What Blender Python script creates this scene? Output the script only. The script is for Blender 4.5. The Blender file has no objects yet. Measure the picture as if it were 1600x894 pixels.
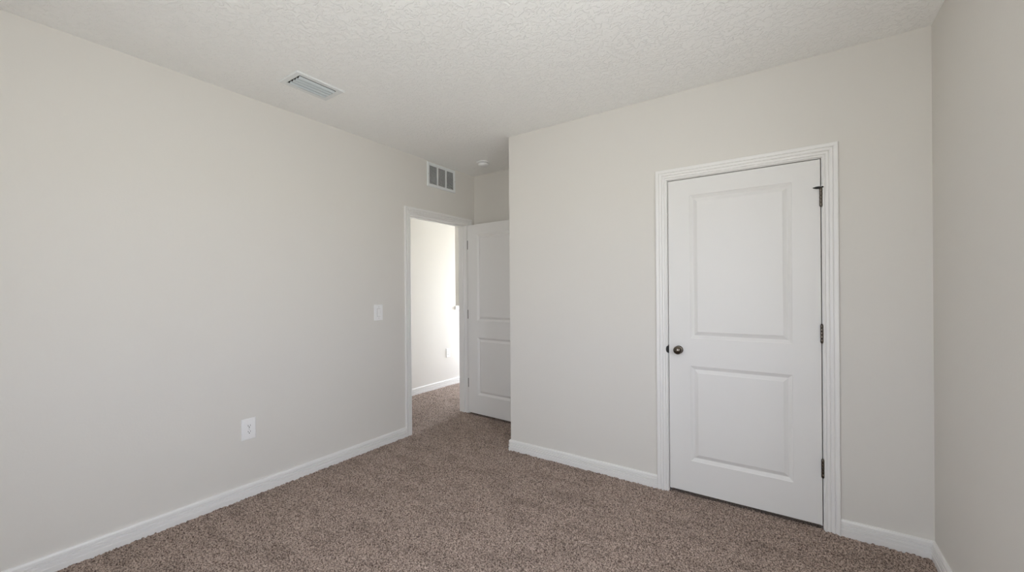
import bpy, bmesh, math
import numpy as np
from mathutils import Vector, Matrix

scene = bpy.context.scene
col = scene.collection

# ------------------------------------------------------------------ camera
CAM = Vector((2.9714, 0.0, 1.3387))
YAW, PITCH, ROLL, FPX = 0.59945, -0.00045, -0.00764, 640.96
def make_camera():
    F = Vector((-math.sin(YAW)*math.cos(PITCH), math.cos(YAW)*math.cos(PITCH), math.sin(PITCH)))
    R = Vector((math.cos(YAW), math.sin(YAW), 0))
    U = R.cross(F)
    R2 = math.cos(ROLL)*R + math.sin(ROLL)*U
    U2 = -math.sin(ROLL)*R + math.cos(ROLL)*U
    cd = bpy.data.cameras.new('camera')
    cam = bpy.data.objects.new('camera', cd)
    col.objects.link(cam)
    m = Matrix((R2, U2, -F)).transposed().to_4x4()
    m.translation = CAM
    cam.matrix_world = m
    cd.sensor_fit = 'HORIZONTAL'; cd.sensor_width = 36.0
    cd.lens = FPX/1600*36.0
    cd.shift_y = 8.3/1600
    cd.clip_start = 0.02
    scene.camera = cam
make_camera()

# ------------------------------------------------------------------ light: daylight through the windows
SKY_STRENGTH = 10.5
SKY_HIGH = (0.78, 0.88, 1.06)
SKY_LOW = (1.00, 1.07, 1.20)
LAWN = (1.05, 1.08, 1.06)
scene.view_settings.view_transform = 'Standard'
scene.view_settings.look = 'None'
scene.view_settings.exposure = 0.09
scene.view_settings.gamma = 1.0
scene.view_settings.use_curve_mapping = False

def make_world():
    w = bpy.data.worlds.new('daylight'); scene.world = w; w.use_nodes = True
    nt = w.node_tree; nt.nodes.clear()
    out = nt.nodes.new('ShaderNodeOutputWorld'); bg = nt.nodes.new('ShaderNodeBackground')
    tc = nt.nodes.new('ShaderNodeTexCoord'); sep = nt.nodes.new('ShaderNodeSeparateXYZ')
    mr = nt.nodes.new('ShaderNodeMapRange'); mr.inputs['From Min'].default_value = -1; mr.inputs['From Max'].default_value = 1
    cr = nt.nodes.new('ShaderNodeValToRGB')
    e = cr.color_ramp.elements
    e[0].position = 0.0; e[0].color = (*LAWN, 1)
    e[1].position = 1.0; e[1].color = (*SKY_HIGH, 1)
    a = e.new(0.485); a.color = (*LAWN, 1)
    b = e.new(0.505); b.color = (*SKY_LOW, 1)
    nt.links.new(tc.outputs['Generated'], sep.inputs[0])
    nt.links.new(sep.outputs['Z'], mr.inputs['Value'])
    nt.links.new(mr.outputs[0], cr.inputs[0])
    nt.links.new(cr.outputs[0], bg.inputs['Color'])
    bg.inputs['Strength'].default_value = SKY_STRENGTH
    nt.links.new(bg.outputs[0], out.inputs[0])
make_world()

def portal(name, loc, size, direction):
    """a window opening through which the sky is sampled (gives no light of its own)"""
    l = bpy.data.lights.new(name, 'AREA'); l.shape = 'RECTANGLE'
    l.size, l.size_y = size
    l.cycles.is_portal = True
    o = bpy.data.objects.new(name, l); col.objects.link(o)
    o.location = loc
    o.rotation_euler = Vector(direction).to_track_quat('-Z', 'Z').to_euler()
    o['kind'] = 'helper'

scene.cycles.max_bounces = 14
scene.cycles.diffuse_bounces = 12
scene.cycles.glossy_bounces = 4
scene.cycles.sample_clamp_indirect = 6
scene.cycles.caustics_reflective = False
scene.cycles.caustics_refractive = False
scene.cycles.use_denoising = True

# ------------------------------------------------------------------ room dimensions
H = 2.64
XC, YB, XR, YD = 0.998, 2.856, 3.548, 3.601     # closet corner, closet wall, right wall, alcove wall
Y0 = -0.75                                      # wall behind the camera
WT = 0.115                                      # wall thickness
HX, HY1 = -1.10, 5.50                           # hall wall plane and hall end
WIN_Y0, WIN_Y1, WIN_Z0, WIN_Z1 = 0.38, 1.16, 0.80, 2.04
DY0, DY1, DZ = 2.655, 3.468, 2.066              # doorway in the left wall
CX0, CX1 = 2.284, 3.108                         # closet door opening

# ------------------------------------------------------------------ materials
def mat(name, color, rough=0.6, metal=0.0, bump=None, spec=None):
    m = bpy.data.materials.new(name); m.use_nodes = True
    nt = m.node_tree; b = nt.nodes['Principled BSDF']
    b.inputs['Base Color'].default_value = (*color, 1)
    b.inputs['Roughness'].default_value = rough
    b.inputs['Metallic'].default_value = metal
    if spec is not None: b.inputs['Specular IOR Level'].default_value = spec
    if bump:
        scale, strength, dist, detail = bump
        tc = nt.nodes.new('ShaderNodeTexCoord'); n = nt.nodes.new('ShaderNodeTexNoise')
        n.inputs['Scale'].default_value = scale; n.inputs['Detail'].default_value = detail
        bp = nt.nodes.new('ShaderNodeBump'); bp.inputs['Strength'].default_value = strength; bp.inputs['Distance'].default_value = dist
        nt.links.new(tc.outputs['Object'], n.inputs['Vector'])
        nt.links.new(n.outputs['Fac'], bp.inputs['Height']); nt.links.new(bp.outputs[0], b.inputs['Normal'])
    return m
M_WALL = mat('greige_wall_paint', (0.70, 0.678, 0.64), 0.75, bump=(90, 0.25, 0.0015, 3), spec=0.3)
M_TRIM = mat('white_trim_paint', (0.80, 0.79, 0.775), 0.42)
M_DOOR = mat('white_door_paint', (0.76, 0.75, 0.735), 0.5, bump=(60, 0.06, 0.001, 2))
M_PLATE = mat('white_plastic', (0.84, 0.84, 0.84), 0.35)
M_SLOT = mat('dark_slot', (0.03, 0.03, 0.03), 0.6)
M_VENT = mat('white_enamel', (0.76, 0.78, 0.78), 0.4)
M_BLADE = mat('sky_tinted_enamel', (0.60, 0.65, 0.67), 0.35)  # cool sky reflection on the white blades, put into their base colour
M_DUCT = mat('duct_darkness', (0.03, 0.03, 0.03), 0.9)  # near-black for the sheets that paint the darkness inside the vents
M_NICKEL = mat('aged_nickel', (0.14, 0.12, 0.10), 0.22, 1.0)
M_BRONZE = mat('dark_bronze', (0.10, 0.09, 0.08), 0.35, 1.0)
M_RUBBER = mat('black_rubber', (0.012, 0.012, 0.012), 0.6)
M_SCREW = mat('painted_screw', (0.45, 0.45, 0.44), 0.4)

def make_ceiling_mat():
    m = mat('ceiling_knockdown_texture', (0.92, 0.92, 0.905), 0.85)
    nt = m.node_tree; b = nt.nodes['Principled BSDF']
    tc = nt.nodes.new('ShaderNodeTexCoord')
    n = nt.nodes.new('ShaderNodeTexNoise'); n.inputs['Scale'].default_value = 32; n.inputs['Detail'].default_value = 4
    n.inputs['Distortion'].default_value = 1.2
    cr = nt.nodes.new('ShaderNodeValToRGB')
    cr.color_ramp.elements[0].position = 0.47; cr.color_ramp.elements[1].position = 0.57
    bp = nt.nodes.new('ShaderNodeBump'); bp.inputs['Strength'].default_value = 0.8; bp.inputs['Distance'].default_value = 0.0025
    nt.links.new(tc.outputs['Object'], n.inputs['Vector']); nt.links.new(n.outputs['Fac'], cr.inputs[0])
    nt.links.new(cr.outputs[0], bp.inputs['Height']); nt.links.new(bp.outputs[0], b.inputs['Normal'])
    return m
M_CEIL = make_ceiling_mat()

def make_carpet_mat():
    m = mat('brown_cut_pile_carpet', (0.3, 0.23, 0.2), 1.0, spec=0.05)
    nt = m.node_tree; b = nt.nodes['Principled BSDF']; L = nt.links
    b.inputs['Sheen Weight'].default_value = 0.15
    tc = nt.nodes.new('ShaderNodeTexCoord')
    # yarn flecks, contrast widened to paint in the dark crevices between tufts
    n1 = nt.nodes.new('ShaderNodeTexNoise'); n1.inputs['Scale'].default_value = 150; n1.inputs['Detail'].default_value = 2
    L.new(tc.outputs['Object'], n1.inputs['Vector'])
    r1 = nt.nodes.new('ShaderNodeValToRGB'); e = r1.color_ramp.elements
    e[0].position = 0.36; e[0].color = (0.095, 0.064, 0.052, 1)
    e[1].position = 0.62; e[1].color = (0.50, 0.395, 0.33, 1)
    L.new(n1.outputs['Fac'], r1.inputs[0])
    # trodden patches where the pile leans another way
    mp = nt.nodes.new('ShaderNodeMapping'); mp.inputs['Rotation'].default_value = (0, 0, 0.35); mp.inputs['Scale'].default_value = (1.0, 2.2, 1)
    L.new(tc.outputs['Object'], mp.inputs['Vector'])
    n2 = nt.nodes.new('ShaderNodeTexNoise'); n2.inputs['Scale'].default_value = 3.5; n2.inputs['Detail'].default_value = 7; n2.inputs['Roughness'].default_value = 0.7
    L.new(mp.outputs[0], n2.inputs['Vector'])
    r2 = nt.nodes.new('ShaderNodeValToRGB'); e = r2.color_ramp.elements
    e[0].position = 0.32; e[0].color = (0.72, 0.71, 0.70, 1)
    e[1].position = 0.52; e[1].color = (1, 1, 1, 1)
    L.new(n2.outputs['Fac'], r2.inputs[0])
    mx = nt.nodes.new('ShaderNodeMix'); mx.data_type = 'RGBA'; mx.blend_type = 'MULTIPLY'; mx.inputs[0].default_value = 1
    L.new(r1.outputs[0], mx.inputs[6]); L.new(r2.outputs[0], mx.inputs[7])
    L.new(mx.outputs[2], b.inputs['Base Color'])
    return m
M_CARPET = make_carpet_mat()

# ------------------------------------------------------------------ mesh helpers
def link(name, bm, m, parent=None, kind=None, smooth=False, bevel=0):
    me = bpy.data.meshes.new(name)
    bmesh.ops.recalc_face_normals(bm, faces=bm.faces)
    bm.to_mesh(me); bm.free()
    me.materials.append(m)
    if smooth:
        for p in me.polygons: p.use_smooth = True
    o = bpy.data.objects.new(name, me); col.objects.link(o)
    if parent: o.parent = parent
    if kind: o['kind'] = kind
    if bevel:
        b = o.modifiers.new('bevel', 'BEVEL'); b.width = bevel; b.segments = 3; b.limit_method = 'ANGLE'
    return o

def box(bm, x0, x1, y0, y1, z0, z1):
    v = [bm.verts.new((x, y, z)) for x in (x0, x1) for y in (y0, y1) for z in (z0, z1)]
    for f in ((0,1,3,2),(4,6,7,5),(0,4,5,1),(2,3,7,6),(0,2,6,4),(1,5,7,3)):
        bm.faces.new([v[i] for i in f])

def boxes(*bs):
    bm = bmesh.new()
    for b in bs: box(bm, *b)
    return bm

def lathe(bm, prof, mtx=Matrix(), n=48):
    """prof: (r, h) pairs turned about local Z"""
    rings = []
    for r, h in prof:
        if r < 1e-6: rings.append([bm.verts.new(mtx @ Vector((0, 0, h)))])
        else: rings.append([bm.verts.new(mtx @ Vector((r*math.cos(2*math.pi*k/n), r*math.sin(2*math.pi*k/n), h))) for k in range(n)])
    for a, b in zip(rings, rings[1:]):
        for k in range(n):
            k2 = (k+1) % n
            vs = [a[k % len(a)], a[k2 % len(a)], b[k2 % len(b)], b[k % len(b)]]
            u = []
            for v in vs:
                if v not in u: u.append(v)
            if len(u) > 2: bm.faces.new(u)
    return bm

def loft(bm, rings, closed_profile=True, caps=True):
    vr = [[bm.verts.new(p) for p in r] for r in rings]
    n = len(vr[0])
    for a, b in zip(vr, vr[1:]):
        for k in range(n if closed_profile else n-1):
            bm.faces.new((a[k], a[(k+1) % n], b[(k+1) % n], b[k]))
    if caps and closed_profile:
        bm.faces.new(vr[0]); bm.faces.new(vr[-1][::-1])
    return bm

def wall_with_hole(bm, axis, p0, p1, a0, a1, z0, z1, holes):
    """wall slab between planes p0..p1 on the axis, spanning a0..a1; holes = (h0,h1,zb,zt)"""
    def add(b0, b1, c0, c1):
        if b1-b0 < 1e-5 or c1-c0 < 1e-5: return
        if axis == 'x': box(bm, p0, p1, b0, b1, c0, c1)
        else: box(bm, b0, b1, p0, p1, c0, c1)
    cur = a0
    for h0, h1, zb, zt in sorted(holes):
        add(cur, h0, z0, z1); add(h0, h1, z0, zb); add(h0, h1, zt, z1); cur = h1
    add(cur, a1, z0, z1)
    bmesh.ops.remove_doubles(bm, verts=bm.verts, dist=1e-6)
    return bm

# ------------------------------------------------------------------ room shell
J = 0.018    # jamb board thickness
link('wall_left', wall_with_hole(bmesh.new(), 'x', -WT, 0, Y0, HY1, -0.02, H, [(DY0-J, DY1+J, -0.02, DZ+J)]), M_WALL, kind='structure')
link('wall_closet', wall_with_hole(bmesh.new(), 'y', YB, YB+WT, XC, XR, -0.02, H, [(CX0-J, CX1+J, -0.02, DZ+J)]), M_WALL, kind='structure')
link('wall_closet_side', boxes((XC, XC+WT, YB+WT, YD, -0.02, H)), M_WALL, kind='structure')
link('wall_alcove', boxes((0, XR, YD, YD+WT, -0.02, H)), M_WALL, kind='structure')
link('wall_right', wall_with_hole(bmesh.new(), 'x', XR, XR+0.2, Y0, YD+WT, -0.02, H, [(WIN_Y0, WIN_Y1, WIN_Z0, WIN_Z1)]), M_WALL, kind='structure')
BW = (1.90, 2.80, 0.80, 2.10)                   # unseen window added behind the camera to brighten the walls
link('wall_back', wall_with_hole(bmesh.new(), 'y', Y0-0.15, Y0, -WT, XR+0.2, -0.02, H, [BW]), M_WALL, kind='structure')
portal('fill_portal_back', ((BW[0]+BW[1])/2, Y0-0.08, (BW[2]+BW[3])/2), (BW[1]-BW[0], BW[3]-BW[2]), (0, 1, 0))
link('ceiling', boxes((-2.6, XR+0.2, Y0-0.15, HY1+0.2, H, H+0.1)), M_CEIL, kind='structure')
# hall beyond the doorway: full-height wall, then a half wall with a cap over the stairwell
HY_END = 4.49
link('wall_hall', boxes((HX-WT, HX, 0.8, HY_END, -0.02, H)), M_WALL, kind='structure')
link('wall_half', boxes((HX-WT, HX, HY_END, HY1, -0.02, 1.075)), M_WALL, kind='structure')
link('wall_stairwell', boxes((-2.45, -2.33, 0.8, HY1+0.2, -0.02, H)), M_WALL, kind='structure')
link('wall_hall_near', boxes((-2.45, -WT, 0.68, 0.8, -0.02, H)), M_WALL, kind='structure')
HW = (-1.60, -0.25, 0.12, 1.97)
link('wall_hall_end', wall_with_hole(bmesh.new(), 'y', HY1, HY1+0.15, -2.45, -WT, -0.02, H, [HW]), M_WALL, kind='structure')
portal('daylight_portal_room', (XR+0.1, (WIN_Y0+WIN_Y1)/2, (WIN_Z0+WIN_Z1)/2), (WIN_Y1-WIN_Y0, WIN_Z1-WIN_Z0), (-1, 0, 0))
portal('daylight_portal_hall', ((HW[0]+HW[1])/2, HY1+0.1, (HW[2]+HW[3])/2), (HW[1]-HW[0], HW[3]-HW[2]), (0, -1, 0))

# window frames (the added one behind the camera, one beside it, one at the hall's end)
def window(name, axis, p, a0, a1, z0, z1):
    bm = bmesh.new(); fw = 0.045
    zm = (z0+z1)/2
    for b0, b1, c0, c1 in ((a0, a0+fw, z0, z1), (a1-fw, a1, z0, z1), (a0+fw, a1-fw, z0, z0+fw), (a0+fw, a1-fw, z1-fw, z1), (a0+fw, a1-fw, zm-0.02, zm+0.02)):
        if axis == 'x': box(bm, p-0.02, p+0.03, b0, b1, c0, c1)
        else: box(bm, b0, b1, p-0.02, p+0.03, c0, c1)
    w = link(name, bm, M_TRIM, kind='structure')
    return w
window('window_1', 'x', XR+0.15, WIN_Y0, WIN_Y1, WIN_Z0, WIN_Z1)
window('fill_window', 'y', Y0-0.08, *BW)  # added out of view as fill light
window('window_2', 'y', HY1+0.08, HW[0], HW[1], HW[2], HW[3])
link('trim_4', boxes((XR-0.03, XR+0.12, WIN_Y0-0.03, WIN_Y1+0.03, WIN_Z0-0.02, WIN_Z0+0.001)), M_TRIM, kind='structure', bevel=0.004)

# half-wall cap
link('trim_3', boxes((HX-WT-0.02, HX+0.025, HY_END-0.022, HY1, 1.075, 1.125)), M_TRIM, kind='structure', bevel=0.005)

# ------------------------------------------------------------------ carpet
def make_floor():
    rng = np.random.default_rng(7)
    V = []; Fc = []; base = 0
    def patch(x0, x1, y0, y1, step, amp):
        nonlocal base
        nx = int(round((x1-x0)/step))+1; ny = int(round((y1-y0)/step))+1
        xs = np.linspace(x0, x1, nx); ys = np.linspace(y0, y1, ny)
        X, Y = np.meshgrid(xs, ys, indexing='ij')
        Z = np.zeros_like(X)
        if amp:
            w = rng.standard_normal((nx, ny))
            kx = np.fft.fftfreq(nx, step)[:, None]; ky = np.fft.rfftfreq(ny, step)[None, :]
            k = np.sqrt(kx**2+ky**2)
            Wf = np.fft.rfft2(w)
            s = 0.0028
            f1 = np.exp(-2*(math.pi*s*k)**2)*(k > 25)
            a = np.fft.irfft2(Wf*f1, s=(nx, ny)); a /= a.std()
            w2 = np.fft.rfft2(rng.standard_normal((nx, ny)))
            b = np.fft.irfft2(w2*np.exp(-2*(math.pi*0.02*k)**2), s=(nx, ny)); b /= b.std()
            Z = amp*a + 0.0009*b - 0.0045
            Z = np.clip(Z, -0.0130, 0.0005)
            X = X + rng.uniform(-0.2, 0.2, X.shape)*step
            Y = Y + rng.uniform(-0.2, 0.2, X.shape)*step
        V.append(np.stack([X, Y, Z], -1).reshape(-1, 3))
        i = np.arange(nx-1)[:, None]*ny + np.arange(ny-1)[None, :]
        q = np.stack([i, i+ny, i+ny+1, i+1], -1).reshape(-1, 4) + base
        Fc.append(q); base += nx*ny
    patch(0.0, XR, 0.2, YB+0.02, 0.004, 0.0030)
    patch(0.0, XC, YB+0.02, YD, 0.004, 0.0030)
    patch(HX, 0.0, 2.3, 5.0, 0.005, 0.0022)
    def flat(x0, x1, y0, y1): patch(x0, x1, y0, y1, min(x1-x0, y1-y0), 0)
    flat(0.0, XR, Y0, 0.2); flat(HX, 0.0, 0.8, 2.3); flat(HX, 0.0, 5.0, HY1)
    flat(XC, XR, YB+0.02, YD); flat(-2.33, HX, 0.8, HY1)
    patch_z = -0.014
    # backing under the pile
    n0 = base
    V.append(np.array([[x, y, patch_z] for x, y in ((-2.4, Y0-0.1), (XR+0.1, Y0-0.1), (XR+0.1, HY1+0.1), (-2.4, HY1+0.1))])); Fc.append(np.array([[n0, n0+1, n0+2, n0+3]]))
    v = np.concatenate(V); f = np.concatenate(Fc)
    me = bpy.data.meshes.new('floor')
    me.vertices.add(len(v)); me.vertices.foreach_set('co', v.astype(np.float32).ravel())
    me.loops.add(f.size); me.loops.foreach_set('vertex_index', f.astype(np.int32).ravel())
    me.polygons.add(len(f)); me.polygons.foreach_set('loop_start', (np.arange(len(f))*4).astype(np.int32))
    me.polygons.foreach_set('use_smooth', np.ones(len(f), dtype=bool))
    me.update(calc_edges=True); me.validate()
    me.materials.append(M_CARPET)
    o = bpy.data.objects.new('floor', me); col.objects.link(o); o['kind'] = 'structure'
make_floor()

# ------------------------------------------------------------------ baseboards
BASE = [(0, 0), (.0150, 0), (.0155, .0230), (.0140, .0245), (.0085, .0265), (.0085, .0300), (.0150, .0320), (.0150, .0425), (.0080, .0450),
        (.0080, .0490), (.0145, .0510), (.0145, .0560), (.0065, .0585), (.0065, .0625), (.0135, .0650), (.0130, .0740), (.0085, .0835), (0, .0835)]
def baseboard(name, origin, along, inward, length, m0=0, m1=0):
    """straight board on the wall; m0, m1: how far each end moves per unit of depth (mitres)"""
    o = Vector(origin); a = Vector(along); n = Vector(inward); bm = bmesh.new()
    r0 = [o + n*d + a*(m0*d) + Vector((0, 0, z-0.012 if z == 0 else z)) for d, z in BASE]
    r1 = [o + n*d + a*(length + m1*d) + Vector((0, 0, z-0.012 if z == 0 else z)) for d, z in BASE]
    loft(bm, [r0, r1])
    return link(name, bm, M_TRIM, kind='structure')
CW = 0.070   # casing width
baseboard('baseboard_left', (0, Y0, 0), (0, 1, 0), (1, 0, 0), DY0-CW-0.003-Y0, 0, 0)
baseboard('baseboard_closet_left', (XC, YB, 0), (1, 0, 0), (0, -1, 0), CX0-CW-0.004-XC, -1, 0)
baseboard('baseboard_closet_right', (CX1+CW+0.004, YB, 0), (1, 0, 0), (0, -1, 0), XR-CX1-CW-0.004, 0, -1)
baseboard('baseboard_right', (XR, YB, 0), (0, -1, 0), (-1, 0, 0), YB-Y0, 1, 0)
baseboard('baseboard_closet_side', (XC, YD, 0), (0, -1, 0), (-1, 0, 0), YD-YB, 1, 1)
baseboard('baseboard_alcove', (0, YD, 0), (1, 0, 0), (0, -1, 0), XC, 0, -1)
baseboard('baseboard_hall', (HX, 0.8, 0), (0, 1, 0), (1, 0, 0), HY1-0.8)
baseboard('baseboard_back', (0, Y0, 0), (1, 0, 0), (0, 1, 0), XR)

# ------------------------------------------------------------------ door frames
CASE = [(0, 0), (0, .0095), (.003, .0115), (.009, .0115), (.0115, .0075), (.015, .0125), (.025, .0140), (.0290, .0095), (.0325, .0150),
        (.043, .0165), (.0475, .0115), (.0505, .0165), (.060, .0185), (.0665, .0185), (.070, .0160), (.070, 0)]
def casing_bm(bm, a0, a1, zt, put, sgn=1):
    """a0,a1: inner edges; put(a, d, z) -> point"""
    rings = []
    rings.append([put(a0-w, d, -0.012) for w, d in CASE])
    rings.append([put(a0-w, d, zt+w) for w, d in CASE])
    rings.append([put(a1+w, d, zt+w) for w, d in CASE])
    rings.append([put(a1+w, d, -0.012) for w, d in CASE])
    loft(bm, rings)
REV = 0.004
# doorway in the left wall
bm = bmesh.new()
casing_bm(bm, DY0-REV, DY1+REV, DZ+REV, lambda a, d, z: Vector((d, a, z)))
casing_bm(bm, DY0-REV, DY1+REV, DZ+REV, lambda a, d, z: Vector((-WT-d, a, z)))
T1 = link('trim_1', bm, M_TRIM, kind='structure')
link('jamb', boxes((-WT, 0, DY0-J, DY0, -0.012, DZ+J), (-WT, 0, DY1, DY1+J, -0.012, DZ+J), (-WT, 0, DY0, DY1, DZ, DZ+J)), M_TRIM, T1)
link('door_stop', boxes((-0.078, -0.042, DY0, DY0+0.011, -0.012, DZ), (-0.078, -0.042, DY1-0.011, DY1, -0.012, DZ), (-0.078, -0.042, DY0+.011, DY1-.011, DZ-0.011, DZ)), M_TRIM, T1, bevel=0.002)
sp = link('strike_plate', boxes((-0.040, 0.0015, DY0-0.001, DY0+0.0015, 0.905, 0.962), (0.001, 0.0035, DY0-0.010, DY0+0.0015, 0.918, 0.950)), M_BRONZE, T1, bevel=0.0008)
sp['label'] = 'dark metal strike plate'
# closet door frame
bm = bmesh.new()
casing_bm(bm, CX0-REV, CX1+REV, DZ+REV, lambda a, d, z: Vector((a, YB-d, z)))
T2 = link('trim_2', bm, M_TRIM, kind='structure')
link('jamb', boxes((CX0-J, CX0, YB, YB+WT, -0.012, DZ+J), (CX1, CX1+J, YB, YB+WT, -0.012, DZ+J), (CX0, CX1, YB, YB+WT, DZ, DZ+J)), M_TRIM, T2)
link('door_stop', boxes((CX0, CX0+0.011, YB+.040, YB+.076, -0.012, DZ), (CX1-0.011, CX1, YB+.040, YB+.076, -0.012, DZ), (CX0+.011, CX1-.011, YB+.040, YB+.076, DZ-0.011, DZ)), M_TRIM, T2, bevel=0.002)
# strike plate with its rounded lip
bm = bmesh.new()
box(bm, CX0-0.001, CX0+0.0012, YB, YB+0.03, 0.915, 0.972)
pts = [(CX0-0.001 - 0.0115*math.sin(math.pi*k/16), 0.9435 - 0.023*math.cos(math.pi*k/16)) for k in range(17)]
loft(bm, [[Vector((x, YB-0.0128, z)) for x, z in pts], [Vector((x, YB-0.0100, z)) for x, z in pts]])
box(bm, CX0-0.0012, CX0+0.0012, YB-0.0128, YB+0.002, 0.9205, 0.9665)
sp = link('strike_plate', bm, M_RUBBER, T2)
sp['label'] = 'dark rounded strike plate lip'

# ------------------------------------------------------------------ doors
LW, LT, LZ0, LZ1 = 0.814, 0.035, 0.022, 2.060
PAN = [(0.133, 0.683, 0.226, 0.844), (0.133, 0.683, 1.022, 1.952)]
PROF = [(0.0, 0.0), (0.0015, 0.0025), (0.010, 0.0065), (0.0205, 0.0130), (0.0225, 0.0130), (0.0425, 0.0035), (0.0435, 0.0015), (0.0455, 0.0012)]
def leaf_bm(W):
    bm = bmesh.new()
    sc_ = W/LW
    xs = [0, PAN[0][0], W-PAN[0][0]+0.001, W]
    zs = [LZ0, PAN[0][2], PAN[0][3], PAN[1][2], PAN[1][3], LZ1]
    for side in (0, 1):
        yf = 0.0 if side == 0 else LT
        s = 1 if side == 0 else -1
        g = {}
        def v(x, y, z):
            key = (round(x, 5), round(y, 5), round(z, 5))
            if key not in g: g[key] = bm.verts.new((x, y, z))
            return g[key]
        for i in range(3):
            for j in range(5):
                if i == 1 and j in (1, 3):
                    x0, x1, z0, z1 = xs[1], xs[2], zs[j], zs[j+1]
                    prev = None
                    for o_, d in PROF:
                        ring = [v(x0+o_, yf+s*d, z0+o_), v(x1-o_, yf+s*d, z0+o_), v(x1-o_, yf+s*d, z1-o_), v(x0+o_, yf+s*d, z1-o_)]
                        if prev:
                            for k in range(4): bm.faces.new((prev[k], prev[(k+1) % 4], ring[(k+1) % 4], ring[k]))
                        prev = ring
                    bm.faces.new(prev)
                else:
                    bm.faces.new((v(xs[i], yf, zs[j]), v(xs[i+1], yf, zs[j]), v(xs[i+1], yf, zs[j+1]), v(xs[i], yf, zs[j+1])))
    # edges
    for (xa, xb, za, zb) in ((0, 0, LZ0, LZ1), (W, W, LZ0, LZ1)):
        for j in range(5):
            bm.faces.new([bm.verts.new(p) for p in ((xa, 0, zs[j]), (xa, LT, zs[j]), (xa, LT, zs[j+1]), (xa, 0, zs[j+1]))])
    for z in (LZ0, LZ1):
        for i in range(3):
            bm.faces.new([bm.verts.new(p) for p in ((xs[i], 0, z), (xs[i+1], 0, z), (xs[i+1], LT, z), (xs[i], LT, z))])
    bmesh.ops.remove_doubles(bm, verts=bm.verts, dist=1e-5)
    return bm

def knob_bm(mtx):
    bm = bmesh.new()
    lathe(bm, [(0.0, 0.058), (0.008, 0.0578), (0.015, 0.0560), (0.021, 0.0520), (0.0255, 0.0460), (0.0270, 0.0390), (0.0258, 0.0320),
               (0.0215, 0.0260), (0.0150, 0.0220), (0.0110, 0.0180), (0.0100, 0.0060), (0.0, 0.0060)], mtx)
    return bm
def rosette_bm(mtx):
    bm = bmesh.new()
    lathe(bm, [(0.0, 0.009), (0.014, 0.0088), (0.020, 0.0075), (0.0255, 0.005), (0.0270, 0.002), (0.0270, 0.0), (0.0, 0.0)], mtx)
    return bm
FRONT = Matrix.Rotation(math.pi/2, 4, 'X')          # local +Z -> -Y
BACK = Matrix.Rotation(-math.pi/2, 4, 'X')
def add_knobs(door, x, z):
    for side, mt in ((0, Matrix.Translation((x, 0, z)) @ FRONT), (1, Matrix.Translation((x, LT, z)) @ BACK)):
        k = link('door_knob', knob_bm(mt), M_NICKEL, door, smooth=True)
        k['label'] = 'round aged nickel knob'
        link('rosette', rosette_bm(mt), M_NICKEL, k, smooth=True)

def hinge_bm(x, y, zc, r=0.0075, h=0.098):
    bm = bmesh.new(); n = 5; seg = h/n
    for k in range(n):
        z0 = zc-h/2+k*seg
        lathe(bm, [(0, z0+.0006), (r*.93, z0+.0006), (r, z0+.002), (r, z0+seg-.002), (r*.93, z0+seg-.0006), (0, z0+seg-.0006)], Matrix.Translation((x, y, 0)), 20)
    return bm
def pin_bm(x, y, zc, h=0.098):
    bm = bmesh.new()
    for s in (1, -1):
        lathe(bm, [(0, zc+s*(h/2-.001)), (.0055, zc+s*(h/2)), (.0058, zc+s*(h/2+.002)), (.004, zc+s*(h/2+.005)), (0, zc+s*(h/2+.006))], Matrix.Translation((x, y, 0)), 16)
    return bm

# closet door (closed), origin at its knob-side bottom corner
D1 = link('door_1', leaf_bm(LW), M_DOOR, kind='structure')
D1.location = (2.289, YB-0.001, 0)
add_knobs(D1, 0.062, 0.944)
hx, hy = LW+0.0025, -0.0065
for zc in (1.848, 1.089, 0.340):
    h = link('hinge', hinge_bm(hx, hy, zc), M_NICKEL, D1, smooth=True)
    h['label'] = 'dark nickel hinge'
    link('hinge_pin', pin_bm(hx, hy, zc), M_NICKEL, h, smooth=True)
    link('hinge_leaf', boxes((LW-0.0005, LW+0.0008, 0.0, 0.031, zc-0.049, zc+0.049)), M_NICKEL, h)
# hinge-pin door stop on the top hinge
bm = bmesh.new()
zt = 1.848+0.052
lathe(bm, [(0, zt-.0015), (.0085, zt-.0015), (.0095, zt), (.0095, zt+.003), (.0085, zt+.0045), (0, zt+.0045)], Matrix.Translation((hx, hy, 0)), 24)
ds = link('hinge_pin_stop', bm, M_BRONZE, D1, smooth=True); ds['label'] = 'dark hinge pin door stop'
def rod(bm, p, q, prof):
    p, q = Vector(p), Vector(q); d = q-p
    m = Matrix.Translation(p) @ d.to_track_quat('Z', 'Y').to_matrix().to_4x4()
    L = d.length
    lathe(bm, [(r, t*L) for r, t in prof], m, 16)
bm = bmesh.new()
rod(bm, (hx, hy, zt+.001), (hx-0.037, hy-0.012, zt+0.000), [(0, 0), (.0060, 0), (.0072, .30), (.0070, .50), (.0040, .80), (.0022, .97), (0, 1)])
rod(bm, (hx, hy, zt+.001), (hx+0.009, hy-0.010, zt+0.002), [(0, 0), (.0036, 0), (.0036, .6), (.0045, .65), (.0045, .95), (0, 1)])
link('rubber_bumper', bm, M_RUBBER, ds, smooth=True)

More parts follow.
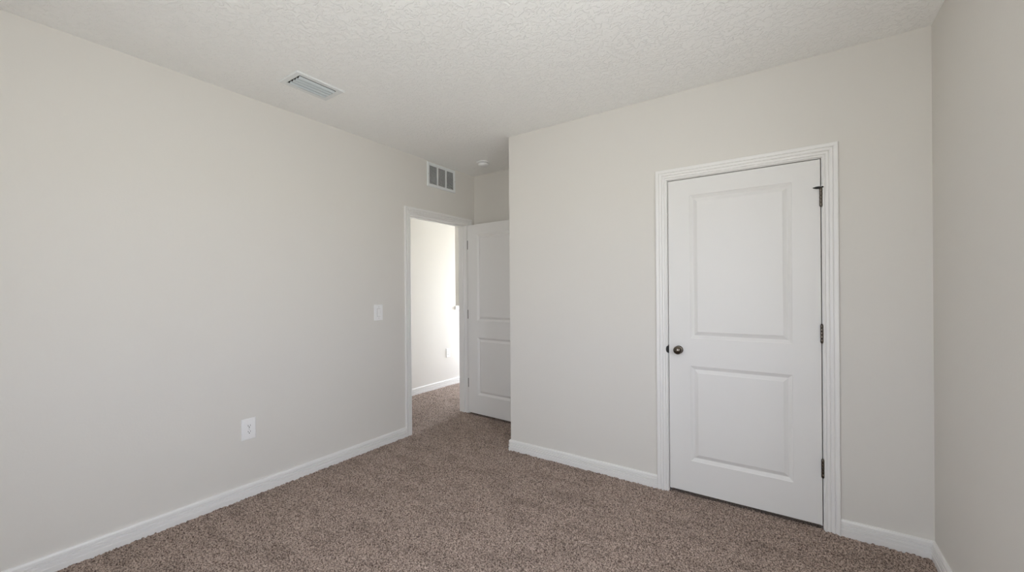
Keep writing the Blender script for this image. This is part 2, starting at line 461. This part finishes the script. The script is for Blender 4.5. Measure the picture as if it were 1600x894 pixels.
# bedroom door (open against the alcove wall), origin at its hinge edge
LW2 = 0.806
D2 = link('door_2', leaf_bm(LW2), M_DOOR, kind='structure')
D2.location = (0.041, 3.437, 0); D2.rotation_euler = (0, 0, math.radians(-3.3))
add_knobs(D2, LW2-0.062, 0.944)
for zc in (1.848, 1.089, 0.340):
    h = link('hinge', hinge_bm(-0.0125, 0.012, zc, 0.0060), M_BRONZE, D2, smooth=True)
    h['label'] = 'dark bronze hinge'
    link('hinge_leaf', boxes((-0.0015, 0.0005, 0.002, 0.03, zc-0.049, zc+0.049)), M_BRONZE, h)

# ------------------------------------------------------------------ wall plates
def tag(o, label, cat, group=None):
    o['label'] = label; o['category'] = cat
    if group: o['group'] = group
    return o
def frustum(bm, cx, cz, w, h, d, ins):
    """plate with sloped rim on local plane y=0, front at y=-d; local x across"""
    rings = []
    for o_, y in ((0, 0), (0, -d*0.35), (ins*0.5, -d*0.85), (ins, -d)):
        x0, x1, z0, z1 = cx-w/2+o_, cx+w/2-o_, cz-h/2+o_, cz+h/2-o_
        rings.append([Vector((x0, y, z0)), Vector((x1, y, z0)), Vector((x1, y, z1)), Vector((x0, y, z1))])
    loft(bm, rings)
    return bm
def disc_y(bm, cx, cz, r, y0, y1, n=24, flat=None):
    pts = []
    for k in range(n):
        a = 2*math.pi*k/n
        x, z = r*math.cos(a), r*math.sin(a)
        if flat: z = max(-flat, min(flat, z))
        pts.append((cx+x, cz+z))
    loft(bm, [[Vector((x, y0, z)) for x, z in pts], [Vector((x, y1, z)) for x, z in pts]])
def outlet(name, label, W, Hh, group=None, D=0.008):
    p = link(name, frustum(bmesh.new(), 0, 0, W, Hh, D, 0.005), M_PLATE)
    tag(p, label, 'outlet')
    for s in (1, -1):
        bm = bmesh.new(); disc_y(bm, 0, s*0.0195, 0.0172, -D+0.001, -D-0.0028, 28, 0.0138)
        r = link('receptacle', bm, M_PLATE, p)
        bm = bmesh.new(); y0, y1 = -D-0.0024, -D-0.0031
        box(bm, -0.0078, -0.0050, y1, y0, s*0.0195-0.0005, s*0.0195+0.0085)
        box(bm, 0.0050, 0.0078, y1, y0, s*0.0195+0.0005, s*0.0195+0.0085)
        disc_y(bm, 0, s*0.0195-0.0068, 0.0032, y0, y1, 14)
        sl = link('slots', bm, M_SLOT, r); sl['label'] = 'dark prong slots'
    bm = bmesh.new(); disc_y(bm, 0, 0, 0.0030, -D+0.001, -D-0.0012, 14)
    link('screw', bm, M_SCREW, p, smooth=False)
    return p
# on the left wall: local -Y must face +X  -> rotate +90 deg about Z
o = outlet('power_outlet', 'white duplex power outlet plate low on the long left wall of the bedroom', 0.087, 0.138)
o.location = (0.0, 1.2515, 0.4425); o.rotation_euler = (0, 0, math.pi/2)
o = outlet('power_outlet', 'small white power outlet low on the bright hall wall, seen through the doorway', 0.080, 0.125)
o.location = (HX, 4.325, 0.463); o.rotation_euler = (0, 0, math.pi/2)

p = link('light_switch', frustum(bmesh.new(), 0, 0, 0.089, 0.138, 0.007, 0.005), M_PLATE)
tag(p, 'white paddle light switch plate on the left wall beside the doorway', 'light switch')
p.location = (0.0, 2.287, 1.162); p.rotation_euler = (0, 0, math.pi/2)
bm = boxes((-0.0175, 0.0175, -0.0078, -0.0065, -0.0345, 0.0345))
link('recess', bm, M_SCREW, p)
bm = bmesh.new()
loft(bm, [[Vector((x, -0.0070, -0.0325)), Vector((x, -0.0125, -0.0325)), Vector((x, -0.0082, 0.0)), Vector((x, -0.0098, 0.0325)), Vector((x, -0.0070, 0.0325))] for x in (-0.0160, 0.0160)])
link('paddle', bm, M_PLATE, p)
for s in (1, -1):
    bm = bmesh.new(); disc_y(bm, 0, s*0.0485, 0.0032, -0.0060, -0.0082, 14)
    link('screw', bm, M_SCREW, p)

# ------------------------------------------------------------------ return-air grille, high on the left wall
def make_return():
    e = bpy.data.objects.new('return_air_grille', None); col.objects.link(e)
    W, Hh, D = 0.408, 0.242, 0.010
    e.location = (0.0, 3.078, 2.508); e.rotation_euler = (0, 0, math.pi/2)
    tag(e, 'white return air grille with three louvred bays, high on the left wall above the doorway', 'air vent')
    fr = 0.030; mu = 0.016
    w3 = (W-2*fr-2*mu)/3
    xs = [-W/2+fr+k*(w3+mu) for k in range(3)]
    bm = bmesh.new()
    # outer rim lofted as a frame
    def ring(o_, y): return [Vector((-W/2+o_, y, -Hh/2+o_)), Vector((W/2-o_, y, -Hh/2+o_)), Vector((W/2-o_, y, Hh/2-o_)), Vector((-W/2+o_, y, Hh/2-o_))]
    rs = [ring(0, 0), ring(0, -0.003), ring(0.006, -D), ring(fr-0.003, -D), ring(fr, -D+0.003), ring(fr, 0)]
    loft(bm, rs, caps=False)
    for k in (1, 2): box(bm, xs[k]-mu, xs[k], -D+0.001, -0.001, -Hh/2+fr-0.002, Hh/2-fr+0.002)
    link('frame', bm, M_VENT, e)
    link('duct_shade', boxes((-W/2+fr-0.004, W/2-fr+0.004, -0.0012, -0.0002, -Hh/2+fr-0.004, Hh/2-fr+0.004)), M_DUCT, e)  # flat sheet painted dark in place of the unlit hollow
    n = 15; hh = Hh-2*fr
    for x0 in xs:
        bm = bmesh.new()
        for j in range(n):
            zc = -hh/2+(j+0.5)*hh/n
            pr = [(-0.0014, zc+0.0052), (-0.0024, zc+0.0058), (-0.0088, zc-0.0022), (-0.0078, zc-0.0028)]
            loft(bm, [[Vector((x, y, z)) for y, z in pr] for x in (x0, x0+w3)])
        link('louver_bay', bm, M_VENT, e)
    for s in (1, -1):
        bm = bmesh.new(); disc_y(bm, s*(W/2-0.013), 0, 0.004, -D+0.001, -D-0.0012, 14)
        link('screw', bm, M_SCREW, e)
make_return()

# ------------------------------------------------------------------ supply register on the ceiling
def make_register():
    e = bpy.data.objects.new('ceiling_register', None); col.objects.link(e)
    x0, x1, y0, y1 = 0.375, 0.590, 1.275, 1.587
    cx, cy = (x0+x1)/2, (y0+y1)/2
    e.location = (cx, cy, H)
    tag(e, 'white rectangular supply air register with curved blades on the ceiling', 'air vent')
    W, L = x1-x0, y1-y0; fr = 0.034; D = 0.008
    def ring(o_, z): return [Vector((-W/2+o_, -L/2+o_, z)), Vector((W/2-o_, -L/2+o_, z)), Vector((W/2-o_, L/2-o_, z)), Vector((-W/2+o_, L/2-o_, z))]
    bm = bmesh.new()
    loft(bm, [ring(0, 0), ring(0, -0.0035), ring(0.005, -D), ring(fr-0.003, -D), ring(fr, -D+0.002), ring(fr, 0)], caps=False)
    link('frame', bm, M_VENT, e)
    link('duct_shade', boxes((-W/2+fr-.004, W/2-fr+.004, -L/2+fr-.004, L/2-fr+.004, -0.0012, -0.0002)), M_DUCT, e)  # thin black sheet stands in for the shade behind the blades
    wi = W-2*fr; n = 4; pitch = wi/n
    for k in range(n):
        bm = bmesh.new()
        xr = wi/2 - 0.014 - k*(wi-0.014)/n
        R = 0.024; th = 0.0014
        out, inn = [], []
        for t in range(9):
            a = math.radians(0 + 66*t/8)
            # the arc leaves the duct steeply and curls towards the wall side (-x)
            out.append((xr - R*(1-math.cos(a)), -0.002 - R*0.54*math.sin(a)))
            inn.append((xr - R*(1-math.cos(a)) - th*math.cos(a), -0.002 - R*0.54*math.sin(a) + th*math.sin(a)))
        pr = out+inn[::-1]
        ya, yb = -L/2+fr+0.007, L/2-fr-0.006
        loft(bm, [[Vector((x, y, z)) for x, z in pr] for y in (ya, yb)])
        link('blade', bm, M_BLADE, e)
make_register()

# ------------------------------------------------------------------ smoke detector
def make_smoke():
    bm = bmesh.new()
    lathe(bm, [(0, 0), (.069, 0), (.0695, -.003), (.068, -.0075), (.064, -.009), (0, -.009)], n=64)
    o = link('smoke_detector', bm, M_PLATE)
    tag(o, 'round white smoke detector on the ceiling near the open door', 'smoke detector')
    o.location = (0.405, 3.262, H)
    bm = bmesh.new()
    lathe(bm, [(0, -.0085), (.050, -.0085), (.050, -.0145), (0, -.0145)], n=64)
    c = link('groove_ring', bm, M_SCREW, o); c['label'] = 'grey groove ring with painted shade'  # ring sits in the groove; its grey paints the groove's shade
    bm = bmesh.new()
    lathe(bm, [(0, -.0140), (.0525, -.0140), (.0535, -.018), (.051, -.030), (.044, -.036), (.020, -.0385), (0, -.039)], n=64)
    link('cover', bm, M_PLATE, o, smooth=True)
make_smoke()
